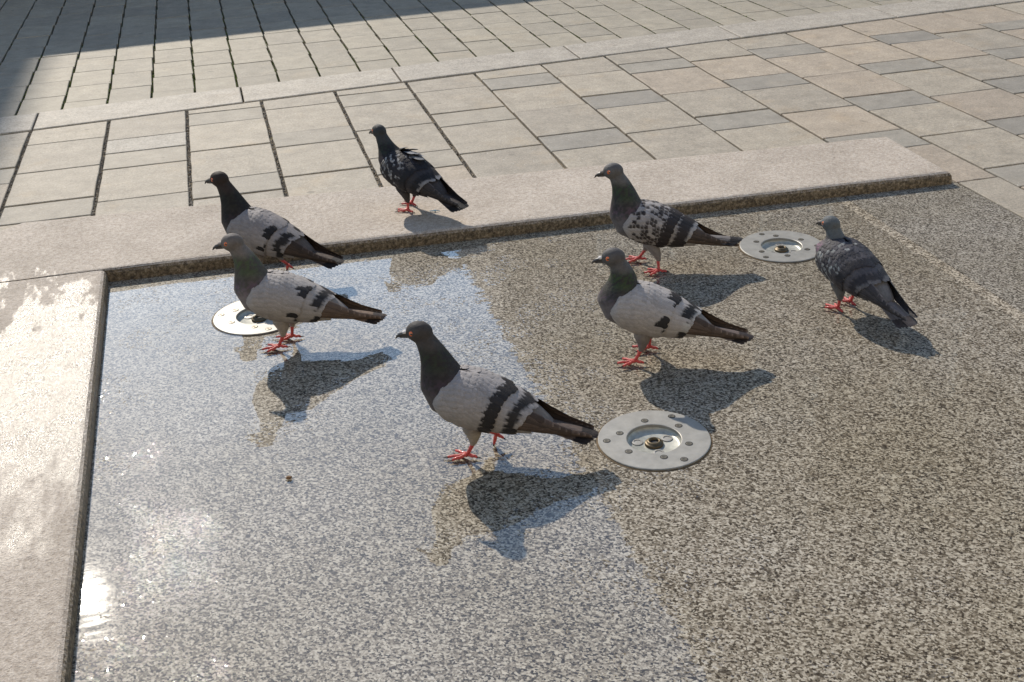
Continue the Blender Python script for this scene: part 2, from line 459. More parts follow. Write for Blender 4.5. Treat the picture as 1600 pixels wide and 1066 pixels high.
nset = 0
cand = []
for k in range(-13, 40):
    xa = SX0 + SW * k; xm = xa + SW / 2
    y0 = FIRST[k] if 0 <= k < len(FIRST) else kt(xm) + rng.uniform(0.03, 0.2)
    y0 += 0.006
    # cut stone against the kerb
    if y0 - kt(xm) > 0.02:
        pl = [(-SW / 2 + 0.0035, kt(xa) - y0 + 0.004), (SW / 2 - 0.0035, kt(xa + SW) - y0 + 0.004), (SW / 2 - 0.0035, -0.0014), (-SW / 2 + 0.0035, -0.0014)]
        vv, ff = stone(pl, -0.05, 0, 0.002)
        if not -0.8 < xm < 2.6:
            b = len(rest_v); rest_v += [(a + xm, c + y0, d) for a, c, d in vv]; rest_f += [tuple(i + b for i in q) for q in ff]
        else:
            o = mesh_obj('sett', vv, ff, M['sett'], sett); o.location = (xm, y0, 0)
            nset += 1
    y = y0 + SH / 2
    while y < 7.0:
        cand.append((xm, y)); y += SH
def vis(x, y): return -0.85 < x < 3.2 and y < 6.3 - 0.50 * (x + 0.66)
for (x, y) in cand:
    if vis(x, y) and nset < 290:
        if sett_me is None:
            o = mesh_obj('sett', v, f, M['sett'], sett); sett_me = o.data
        else:
            o = link(bpy.data.objects.new('sett', sett_me), sett)
        o.location = (x, y, rng.uniform(-0.001, 0.001))
        o.rotation_euler = (rng.uniform(-1, 1) * 0.004, rng.uniform(-1, 1) * 0.004, rng.uniform(-1, 1) * 0.004 + 0.02)
        nset += 1
    else:
        b = len(rest_v)
        rest_v += [(a + x, c + y, d) for a, c, d in v]; rest_f += [tuple(i + b for i in q) for q in f]
tag(mesh_obj('sett_field', rest_v, rest_f, M['sett'], sett), kind='stuff')

sp = []
for k in range(-1, 26):
    x = SX0 + SW * k
    dens = 0.25 + 0.75 * rng.random()
    for _ in range(int(170 * dens)):
        yv = kt(x) + abs(rng.gauss(0, 0.45)); sp.append((x + rng.gauss(0, 0.0022), yv, rng.uniform(-0.010, -0.002)))
pebbles('joint_moss', sp, 0.0018, 0.0045, M['moss'], sett, 12, 1.0)

# ------------------------------------------------------------------ fountain: slab, border, water
HOLES = [(0.5813, 1.5105), (1.1224, 2.1667), (0.0023, 2.2029)]
PLATE_R = 0.0895
def holed_plate(outer, holes, z, hr, seg=56):
    loops = [[Vector((x, y, 0)) for x, y in outer]]
    for hx, hy in holes:
        loops.append([Vector((hx + hr * math.cos(-2 * math.pi * i / seg), hy + hr * math.sin(-2 * math.pi * i / seg), 0)) for i in range(seg)])
    tris = tessellate_polygon(loops)
    vs = [p for l in loops for p in l]
    return [(p.x, p.y, z) for p in vs], [tuple(t) for t in tris], loops

def up(vs, fs):
    out = []
    for t in fs:
        a, b, c = (Vector(vs[i]) for i in t)
        out.append(t if (b - a).cross(c - a).z > 0 else tuple(reversed(t)))
    return out

floor = tag(empty('fountain_floor', (0.6, 1.2, 0)), kind='structure')
JX = 1.397
vs, fs, loops = holed_plate([(-0.40, -1.0), (JX - 0.0012, -1.0), (JX - 0.0012, 2.60), (-0.40, 2.60)], HOLES, 0.0, PLATE_R + 0.0030)
fs = up(vs, fs)
n0 = len(vs)
# sides of the cut-outs and of the joint
off = 4
for l in loops[1:]:
    n = len(l); base = len(vs)
    vs += [(p.x, p.y, -0.05) for p in l]
    for i in range(n):
        j = (i + 1) % n
        fs.append((off + i, off + j, base + j, base + i))
    off += n
vs += [(JX - 0.0012, -1.0, -0.05), (JX - 0.0012, 2.60, -0.05)]
fs.append((1, len(vs) - 2, len(vs) - 1, 2))
o = mesh_obj('granite_slab', vs, fs, M['slab'], floor); o.location = (-0.6, -1.2, 0)
v2, f2 = stone([(JX + 0.0012, -1.0), (slabX1, -1.0), (slabX1, 2.60), (JX + 0.0012, 2.60)], -0.05, 0.0, 0.002)
o = mesh_obj('granite_slab', v2, f2, M['slab2'], floor); o.location = (-0.6, -1.2, 0)
o['label'] = 'greyer narrow granite slab along the paving'

def border_stone(poly, flat=()):
    n = len(poly); zt = 0.031
    prof = [(0.0, -0.05), (0.0, 0.014), (0.0012, 0.0215), (0.0045, 0.0270), (0.0095, 0.0300), (0.016, zt)]
    P = [Vector(p) for p in poly]; verts = []; faces = []
    for inset, z in prof:
        for i in range(n):
            a, b, c = P[i - 1], P[i], P[(i + 1) % n]
            d1 = (b - a).normalized(); d2 = (c - b).normalized()
            n1 = Vector((-d1.y, d1.x)); n2 = Vector((-d2.y, d2.x))
            i1 = inset * (0.08 if (i - 1) % n in flat else 1.0); i2 = inset * (0.08 if i in flat else 1.0)
            det = n1.x * n2.y - n1.y * n2.x
            if abs(det) < 0.05: q = b + n1 * max(i1, i2) if abs(i1 - i2) < 1e-9 else b + n1 * (i1 + i2) / 2
            else: q = b + Vector(((i1 * n2.y - i2 * n1.y) / det, (n1.x * i2 - n2.x * i1) / det))
            verts.append((q.x, q.y, z))
    for l in range(len(prof) - 1):
        for i in range(n):
            j = (i + 1) % n
            faces.append((l * n + i, l * n + j, (l + 1) * n + j, (l + 1) * n + i))
    faces.append(tuple(range((len(prof) - 1) * n, len(prof) * n)))
    return verts, faces

border = tag(empty('stone_border', (-0.3, 2.5, 0)), 'pale low granite border with rounded edge framing the wet slab', 'stone border')
def dense(a, b, k): return [(a[0] + (b[0] - a[0]) * i / k + 0, a[1] + (b[1] - a[1]) * i / k + (rng.uniform(-1, 1) * 0.0010 if 0 < i < k else 0)) for i in range(k)]
bk = dense((-0.95, 2.508), (-0.301, 2.490), 4) + dense((-0.301, 2.490), (1.676, 2.384), 14) + dense((1.676, 2.384), (1.688, 2.701), 2) + dense((1.688, 2.701), (-0.95, 2.909), 6)
v, f = border_stone(bk, set(range(0, 4)))
o = mesh_obj('border_stone', v, f, M['border'], border); o.location = (0.3, -2.5, 0)
lf = dense((-0.80, -1.0), (-0.270, -1.0), 2) + dense((-0.270, -1.0), (-0.299, 2.4875), 16) + dense((-0.299, 2.4875), (-0.80, 2.5015), 3) + dense((-0.80, 2.5015), (-0.80, -1.0), 2)
v, f = border_stone(lf, {18, 19, 20})
o = mesh_obj('border_stone', v, f, M['border'], border); o.location = (0.3, -2.5, 0)

vs, fs, _ = holed_plate([(-0.272, -0.95), (JX - 0.03, -0.95), (JX - 0.03, 2.395), (0.6, 2.437), (-0.296, 2.484)], HOLES, 0.0022, PLATE_R + 0.0030)
tag(mesh_obj('water', vs, up(vs, fs), M['water']), kind='structure')

# ------------------------------------------------------------------ nozzle plates in the slab
def lathe(prof, seg=48, close_in=False):
    verts, faces = [], []
    for r, z in prof:
        for i in range(seg):
            a = 2 * math.pi * i / seg
            verts.append((r * math.cos(a), r * math.sin(a), z))
    for l in range(len(prof) - 1):
        for i in range(seg):
            j = (i + 1) % seg
            faces.append((l * seg + i, l * seg + j, (l + 1) * seg + j, (l + 1) * seg + i))
    if close_in: faces.append(tuple(range((len(prof) - 1) * seg, len(prof) * seg)))
    return verts, faces

nz_labels = ['round steel nozzle plate on the brown dry-looking granite, nearest the camera',
             'round steel nozzle plate beside the dark pigeon on the right, farthest back',
             'round steel nozzle plate bright with sky reflection behind the front left pigeon']
def add_nozzle(loc, rz, label):
    t = tag(empty('fountain_nozzle', loc, rz), label, 'nozzle plate', 'steel nozzle plates set in the slab')
    R = PLATE_R
    v, f = lathe([(R, -0.012), (R, 0.0026), (R - 0.001, 0.0034), (0.0445, 0.0034), (0.0435, 0.0028), (0.0434, -0.002)])
    mesh_obj('plate', v, f, M['steel'], t)
    v, f = lathe([(R + 0.0029, -0.006), (R + 0.0027, 0.0006), (R + 0.0001, 0.0009)])
    mesh_obj('rusty_rim', v, f, M['rust'], t)
    v, f = lathe([(0.0445, 0.0005), (0.0434, -0.0030), (0.0418, -0.0060), (0.038, -0.0075), (0.010, -0.0078)], 48, True)
    cup = mesh_obj('recess_cup', v, f, M['cup'], t, True)
    for a in (20, 150, 265):
        v, f = lathe([(0.0095, -0.0078), (0.0092, -0.0062), (0.006, -0.0059), (0.0055, -0.0070)], 20, True)
        s = mesh_obj('bolt', v, f, M['steel'], cup); s.location = (0.027 * math.cos(math.radians(a)), 0.027 * math.sin(math.radians(a)), 0)
    v, f = lathe([(0.0150, -0.0080), (0.0150, -0.0045), (0.0135, -0.0032), (0.0122, -0.0032), (0.0112, -0.0008), (0.0092, 0.0000), (0.0075, -0.0002), (0.0068, -0.0050)], 28)
    nz = mesh_obj('nozzle', v, f, M['brass'], t, True)
    v, f = lathe([(0.0074, -0.0040), (0.0001, -0.0040)], 20)
    mesh_obj('nozzle_hole', v, f, M['black'], nz)
    for i in range(9):
        if i < 6: r, a = 0.0565, 60 * i + 25
        else: r, a = 0.0755, 120 * (i - 6) + 47
        v, f = lathe([(0.0046, 0.0030), (0.0046, 0.0040), (0.0040, 0.0041), (0.0022, 0.0040), (0.0018, 0.0036), (0.0006, 0.0036)], 16, True)
        s = mesh_obj('screw', v, f, M['screw'], t)
        s.location = (r * math.cos(math.radians(a)), r * math.sin(math.radians(a)), 0)
        v, f = lathe([(0.0064, 0.00345), (0.0063, 0.0037), (0.0046, 0.0037)], 16)
        mesh_obj('washer', v, f, M['black'], s)
    return t
for (x, y), rz, lb in zip(HOLES, (0.0, 0.9, 2.0), nz_labels):
    add_nozzle((x, y, 0.0), rz, lb)

# ------------------------------------------------------------------ buildings round the square (seen as shadow and reflection; town house added for bounce light)
def box(x0, x1, y0, y1, z0, z1):
    v = [(x0, y0, z0), (x1, y0, z0), (x1, y1, z0), (x0, y1, z0), (x0, y0, z1), (x1, y0, z1), (x1, y1, z1), (x0, y1, z1)]
    return v, [(0, 3, 2, 1), (4, 5, 6, 7), (0, 1, 5, 4), (1, 2, 6, 5), (2, 3, 7, 6), (3, 0, 4, 7)]

def add_windows(t, xs, zs, y, wd, hg):
    for x in xs:
        for z in zs:
            v, f = box(x - wd / 2 - 0.08, x + wd / 2 + 0.08, y - 0.06, y + 0.02, z - 0.08, z + hg + 0.08)
            w_ = mesh_obj('window', v, f, M['frame'], t)
            v, f = box(x - wd / 2, x + wd / 2, y - 0.075, y, z, z + hg)
            mesh_obj('pane', v, f, M['glass'], w_)

gab = tag(empty('gabled_building', (9.0, 16.0, 0)), 'tall dark gabled building whose reflection darkens the right of the slab', 'building')
prof = [(3.5, -0.1), (22.0, -0.1), (22.0, 19.5), (9.5, 19.5), (7.35, 15.3), (6.95, 14.1), (6.35, 12.9), (6.05, 11.7), (5.62, 10.8), (4.78, 9.5), (4.08, 8.1), (3.66, 7.1), (3.5, 6.0)]
stp = prof[:4]
for (xa_, za_), (xb_, zb_) in zip(prof[3:-1], prof[4:]):
    m_ = max(1, int(abs(za_ - zb_) / 0.55))
    for q_ in range(1, m_ + 1):
        zx = za_ + (zb_ - za_) * q_ / m_; xq = xa_ + (xb_ - xa_) * q_ / m_
        stp += [(stp[-1][0], zx + 0.06 * ((q_ * 7) % 3)), (xq, zx)]
prof = stp
n = len(prof)
v = [(x - 9, 0, z) for x, z in prof] + [(x - 9, 9, z) for x, z in prof]
f = [tuple(range(n)), tuple(reversed(range(n, 2 * n)))] + [(i, n + i, n + (i + 1) % n, (i + 1) % n) for i in range(n)]
mesh_obj('wall', v, f, M['brick'], gab)
add_windows(gab, (-3.2, -0.5, 2.2, 4.9, 7.6, 10.3), (1.0, 4.4), 0, 1.1, 1.9)
add_windows(gab, (-0.5, 2.2, 4.9, 7.6, 10.3), (8.0, 11.4), 0, 1.0, 1.7)

lft = tag(empty('eaved_building', (-7.6, 18.0, 0)), 'long eaved building at left whose soft shadow edges the paving', 'building')
v, f = box(-4.0, 3.75, -9.5, 8.0, -0.1, 10.4)
mesh_obj('wall', v, f, M['plaster'], lft)
v, f = box(-4.0, 4.01, -9.6, 8.1, 10.4, 10.7)
mesh_obj('eaves', v, f, M['slate'], lft)
for yy in range(-8, 8, 3):
    for z in (1.0, 4.2, 7.4):
        v, f = box(3.74, 3.82, yy - 0.55, yy + 0.55, z, z + 1.8)
        w_ = mesh_obj('window', v, f, M['frame'], lft)
        v, f = box(3.76, 3.835, yy - 0.47, yy + 0.47, z + 0.08, z + 1.72)
        mesh_obj('pane', v, f, M['glass'], w_)

hs = tag(empty('bounce_townhouse', (1.0, -9.0, 0)), 'unseen cream town house added behind the viewer to bounce warm sunlight', 'building')  # unseen, added to bounce warm light onto the birds' shaded sides
v, f = box(-14.0, 14.0, -8.0, 0.0, -0.1, 12.0)
mesh_obj('wall', v, f, M['cream'], hs)
v, f = box(-14.2, 14.2, -8.2, 0.35, 12.0, 12.4)
mesh_obj('eaves', v, f, M['slate'], hs)
for x in range(-12, 13, 3):
    for z in (1.0, 4.4, 7.8):
        v, f = box(x - 0.6, x + 0.6, -0.02, 0.07, z, z + 2.0)
        w_ = mesh_obj('window', v, f, M['frame'], hs)
        v, f = box(x - 0.52, x + 0.52, 0.0, 0.085, z + 0.08, z + 1.92)
        mesh_obj('pane', v, f, M['glass'], w_)

gw = tag(empty('garden_wall', (0, 7.02, 0), math.radians(4.1)), 'low stone wall beyond the setts casting the sharp shadow', 'wall')
v, f = box(-6.0, 5.2, 0.06, 0.34, -0.1, 1.42)
mesh_obj('wall', v, f, M['plaster'], gw)
v, f = stone([(-6.0, 0.0), (5.2, 0.0), (5.2, 0.4), (-6.0, 0.4)], 1.42, 1.50, 0.01)
mesh_obj('coping', v, f, M['plaster'], gw)

# ------------------------------------------------------------------ pigeons
def sstep(a, b, x):
    t = np.clip((np.asarray(x, float) - a) / (b - a), 0, 1); return t * t * (3 - 2 * t)

def vnoise(p, s, seed=0):
    p = np.asarray(p, float) * s + seed * 17.31
    i = np.floor(p).astype(np.int64); f = p - i; f = f * f * (3 - 2 * f)
    def h(a, b, c):
        n = (a * 73856093) ^ (b * 19349663) ^ (c * 83492791)
        n = (n ^ (n >> 13)) * 1274126177
        return ((n ^ (n >> 16)) & 0xffff) / 65535.0
    r = 0
    for dx in (0, 1):
        for dy in (0, 1):
            for dz in (0, 1):
                r = r + h(i[:, 0] + dx, i[:, 1] + dy, i[:, 2] + dz) * np.where(dx, f[:, 0], 1 - f[:, 0]) * np.where(dy, f[:, 1], 1 - f[:, 1]) * np.where(dz, f[:, 2], 1 - f[:, 2])
    return r

def ring_loft(rows, seg=28):
    """rows: centre(x,z), half height, half width; closed loft along the bird's spine in the xz plane"""
    verts, faces = [], []
    m = len(rows)
    for i, (x, z, a, b) in enumerate(rows):
        p0 = rows[max(0, i - 1)]; p1 = rows[min(m - 1, i + 1)]
        tx, tz = p1[0] - p0[0], p1[1] - p0[1]; L = math.hypot(tx, tz); tx /= L; tz /= L
        for k in range(seg):
            th = 2 * math.pi * k / seg
            verts.append((x - tz * a * math.sin(th), b * math.cos(th), z + tx * a * math.sin(th)))
    for i in range(m - 1):
        for k in range(seg):
            j = (k + 1) % seg
            faces.append((i * seg + k, i * seg + j, (i + 1) * seg + j, (i + 1) * seg + k))
    faces.append(tuple(reversed(range(seg)))); faces.append(tuple(range((m - 1) * seg, m * seg)))
    return verts, faces

def tube(path, radii, seg=10):
    verts, faces = [], []
    P = [Vector(p) for p in path]; m = len(P)
    for i in range(m):
        t = (P[min(m - 1, i + 1)] - P[max(0, i - 1)]).normalized()
        ref = Vector((0, 1, 0)) if abs(t.y) < 0.9 else Vector((1, 0, 0))
        u = t.cross(ref).normalized(); w_ = t.cross(u)
        for k in range(seg):
            a = 2 * math.pi * k / seg
            q = P[i] + (u * math.cos(a) + w_ * math.sin(a)) * radii[i]
            verts.append(tuple(q))
    for i in range(m - 1):
        for k in range(seg):
            j = (k + 1) % seg
            faces.append((i * seg + k, i * seg + j, (i + 1) * seg + j, (i + 1) * seg + k))
    faces.append(tuple(reversed(range(seg)))); faces.append(tuple(range((m - 1) * seg, m * seg)))
    return verts, faces

def ellipsoid(c, r, su=16, sv=10):
    verts, faces = [(c[0], c[1], c[2] + r[2])], []
    for i in range(1, sv):
        ph = math.pi * i / sv
        for k in range(su):
            a = 2 * math.pi * k / su
            verts.append((c[0] + r[0] * math.sin(ph) * math.cos(a), c[1] + r[1] * math.sin(ph) * math.sin(a), c[2] + r[2] * math.cos(ph)))
    verts.append((c[0], c[1], c[2] - r[2]))
    for k in range(su):
        faces.append((0, 1 + k, 1 + (k + 1) % su))
        faces.append((len(verts) - 1, 1 + (sv - 2) * su + (k + 1) % su, 1 + (sv - 2) * su + k))
    for i in range(sv - 2):
        for k in range(su):
            j = (k + 1) % su
            faces.append((1 + i * su + k, 1 + (i + 1) * su + k, 1 + (i + 1) * su + j, 1 + i * su + j))
    return verts, faces

def joinvf(parts):
    V, F = [], []
    for v, f in parts:
        b = len(V); V += list(v); F += [tuple(i + b for i in q) for q in f]
    return V, F

BODY = [(-0.124, 0.0570, 0.005, 0.014), (-0.112, 0.0610, 0.012, 0.021), (-0.098, 0.0665, 0.0185, 0.0265), (-0.075, 0.0755, 0.0265, 0.034), (-0.045, 0.0855, 0.0355, 0.041),
        (-0.012, 0.0950, 0.0415, 0.0455), (0.016, 0.1020, 0.0430, 0.0460), (0.0375, 0.1130, 0.0430, 0.0435), (0.0475, 0.1290, 0.0362, 0.0365),
        (0.0500, 0.1460, 0.0300, 0.0302), (0.0552, 0.1640, 0.0236, 0.0236), (0.0615, 0.1810, 0.0188, 0.0184), (0.0690, 0.1960, 0.0156, 0.0148), (0.0740, 0.2040, 0.0140, 0.0138)]
def base_body():
    parts = [ring_loft(BODY), ellipsoid((0.0765, 0, 0.2082), (0.0212, 0.0157, 0.0172), 24, 16), ellipsoid((0.0880, 0, 0.2045), (0.0105, 0.0085, 0.0085), 20, 12)]
    for s in (-1, 1):
        parts.append(tube([(0.002, s * 0.021, 0.078), (-0.003, s * 0.0225, 0.058), (-0.007, s * 0.022, 0.042), (-0.007, s * 0.0215, 0.030), (-0.006, s * 0.0213, 0.024)],
                          [0.0165, 0.0165, 0.0110, 0.0066, 0.0045], 14))
    V, F = joinvf(parts)
    me = bpy.data.meshes.new('tmp'); me.from_pydata(V, [], F)
    o = bpy.data.objects.new('tmp', me); C.objects.link(o)
    md = o.modifiers.new('r', 'REMESH'); md.mode = 'VOXEL'; md.voxel_size = 0.0021
    sm = o.modifiers.new('s', 'SMOOTH'); sm.factor = 0.5; sm.iterations = 7
    dg = bpy.context.evaluated_depsgraph_get(); ev = o.evaluated_get(dg); m2 = ev.to_mesh()
    nv = len(m2.vertices); co = np.empty(nv * 3); m2.vertices.foreach_get('co', co)
    Fc = [tuple(p.vertices) for p in m2.polygons]
    ev.to_mesh_clear(); bpy.data.objects.remove(o); bpy.data.meshes.remove(me)
    return co.reshape(-1, 3), Fc
BV, BF = base_body()

# wing surface (left side), a sheath round the flank: x -> centre z, half height, half width, upper and lower angle
WT = np.array([[0.055, 0.104, 0.014, 0.0370, 22, -14], [0.049, 0.104, 0.026, 0.0430, 44, -26], [0.040, 0.104, 0.0385, 0.0470, 70, -38], [0.015, 0.100, 0.0455, 0.0510, 86, -47],
               [-0.015, 0.0945, 0.0455, 0.0505, 89, -50], [-0.048, 0.0855, 0.0395, 0.0460, 89, -49], [-0.080, 0.0755, 0.0305, 0.0380, 85, -46],
               [-0.115, 0.0640, 0.0200, 0.0275, 72, -42], [-0.150, 0.0545, 0.0120, 0.0195, 66, -38], [-0.190, 0.0475, 0.0055, 0.0120, 60, -30]])[::-1]
def wing_pt(x, t, off=0.0):
    x = np.asarray(x, float); t = np.asarray(t, float)
    z, a, b, u, l = (np.interp(x, WT[:, 0], WT[:, i]) for i in range(1, 6))
    th = np.radians(u + (l - u) * t)
    p = np.stack([x, b * np.cos(th), z + a * np.sin(th)], -1)
    nn = np.stack([np.full_like(th, 0.10), np.cos(th) / b, np.sin(th) / a], -1)
    nn[..., 1:] /= np.linalg.norm(nn[..., 1:], axis=-1, keepdims=True)
    return p + nn * np.asarray(off)[..., None]
def wing_arc(x):
    a, b, u, l = (np.interp(x, WT[:, 0], WT[:, i]) for i in (2, 3, 4, 5))
    return 0.5 * (a + b) * np.radians(u - l)

def feather(x0, t0, x1, t1, hw, off0, off1, colf, tip=0.72, nv=7, tilt=0.0006, skew=0.0, nu=11):
    """one feather lying on the wing; colf(u, v) gives the colour along (0..1) and across (-1..1)"""
    us = sorted(set([round(q, 4) for q in np.linspace(0, 0.9, nu - 2)] + [0.955, 0.99]))
    V, F, K = [], [], []
    for u in us:
        wv = hw * (0.72 + 0.28 * min(1, u / 0.4)) * (1.0 if u < tip else math.sqrt(max(0.0, 1 - ((u - tip) / (1 - tip)) ** 2)))
        x = x0 + (x1 - x0) * u; t = t0 + (t1 - t0) * u
        arc = float(wing_arc(x))
        v = np.linspace(-1, 1, nv); dt = v * wv / arc
        off = off0 + (off1 - off0) * u + (1 - v * v) * 0.0007 - v * tilt
        V.append(wing_pt(x + skew * dt, t + dt, off))
        vv = v * wv / hw
        for k in range(nv):
            c = colf(u, float(vv[k]))
            fr = 1.0 + 0.11 * (abs(v[k]) > 0.9) * (u > 0.35) - 0.06 * (abs(v[k]) < 0.1)   # paler fringe, darker shaft
            K.append([q * fr for q in c])
    m = len(us)
    for i in range(m - 1):
        for k in range(nv - 1):
            F.append((i * nv + k, i * nv + k + 1, (i + 1) * nv + k + 1, (i + 1) * nv + k))
    return np.concatenate(V), F, np.array(K, float)

def jit(c, r, amt):
    k = 1 + r.uniform(-amt, amt); return tuple(x * k for x in c)

def hand(V, F, side):
    if side > 0: return V, F
    V = np.array(V); V[:, 1] *= -1
    return V, [tuple(reversed(q)) for q in F]

class Deform:
    def __init__(s, st):
        s.dx, s.dz = st.get('head', (0, 0)); s.yaw = math.radians(st.get('yaw', 0)); s.legs = st.get('legs', {1: (0, 0), -1: (0, 0)})
        s.pitch = math.radians(st.get('pitch', 0))
    def body(s, P):
        P = np.array(P, float); z = P[:, 2].copy(); x = P[:, 0].copy()
        front = sstep(-0.005, 0.03, x)
        w1 = sstep(0.150, 0.192, z) * front
        # nod and turn of the head about the top of the neck
        cx, cz = 0.066, 0.196
        if s.pitch:
            a = s.pitch * w1; dx, dz = P[:, 0] - cx, P[:, 2] - cz
            P[:, 0] = cx + dx * np.cos(a) + dz * np.sin(a); P[:, 2] = cz - dx * np.sin(a) + dz * np.cos(a)
        if s.yaw:
            a = s.yaw * w1; dx, dy = P[:, 0] - cx, P[:, 1].copy()
            P[:, 0] = cx + dx * np.cos(a) - dy * np.sin(a); P[:, 1] = dx * np.sin(a) + dy * np.cos(a)
        w2 = sstep(0.105, 0.195, z) * front
        P[:, 0] += s.dx * w2; P[:, 2] += s.dz * w2
        # legs
        lw = np.clip((0.062 - z) / 0.056, 0, 1.1)
        near = 1 - sstep(0.016, 0.024, np.hypot(np.abs(P[:, 1]) - 0.0215, x + 0.004))
        for sd, (fx, fy) in s.legs.items():
            m = (np.sign(P[:, 1]) == sd) & (z < 0.062)
            P[m, 0] += fx * lw[m] * near[m]; P[m, 1] += fy * lw[m] * near[m]
        return P
    def head(s, P):
        P = np.array(P, float); cx, cz = 0.066, 0.196
        a = s.pitch; dx, dz = P[:, 0] - cx, P[:, 2] - cz
        P[:, 0] = cx + dx * math.cos(a) + dz * math.sin(a); P[:, 2] = cz - dx * math.sin(a) + dz * math.cos(a)
        a = s.yaw; dx, dy = P[:, 0] - cx, P[:, 1].copy()
        P[:, 0] = cx + dx * math.cos(a) - dy * math.sin(a); P[:, 1] = dx * math.sin(a) + dy * math.cos(a)
        return P + np.array([s.dx, 0, s.dz])

def body_colours(st):
    P = BV; x, y, z = P[:, 0], P[:, 1], P[:, 2]
    c = lambda k: np.array(st[k], float)[None, :]
    n1 = vnoise(P, 260, 1)[:, None]; n2 = vnoise(P, 60, 2)[:, None]
    col = np.repeat(c('breast'), len(P), 0)
    back = (sstep(0.0, 0.02, z - (0.118 + 0.30 * (x - 0.0)))[:, None])
    col = col * (1 - back) + c('back') * back
    bel = ((1 - sstep(0.055, 0.085, z)) * (1 - sstep(0.02, 0.045, x)))[:, None]
    col = col * (1 - bel) + c('belly') * bel
    rump = (1 - sstep(-0.10, -0.06, x))[:, None]
    col = col * (1 - rump) + c('rump') * rump
    nk = (sstep(0.105, 0.138, z + 0.30 * (n2[:, 0] - 0.5) * 0.06) * sstep(-0.002, 0.022, x + 0.35 * (z - 0.14)))[:, None]
    irid = sstep(0.36, 0.66, n2 * 0.45 + n1 * 0.55)
    lower = sstep(0.165, 0.125, z)[:, None] if False else (1 - sstep(0.128, 0.165, z))[:, None]
    neck = c('neck') * (1 - irid * 0.6) + c('green') * irid * 0.6
    low = c('neck') * (1 - irid * 0.6) + c('purple') * irid * 0.6
    neck = neck * (1 - lower) + low * lower
    col = col * (1 - nk) + neck * nk
    hd = sstep(0.176, 0.194, z + (n2[:, 0] - 0.5) * 0.012)[:, None]
    col = col * (1 - hd) + c('head') * hd
    leg = (1 - sstep(0.045, 0.060, z))[:, None] * (np.abs(y) > 0.006)[:, None] * (x > -0.04)[:, None]
    col = col * (1 - leg) + c('thigh') * leg
    col *= 0.84 + 0.32 * n1
    return col

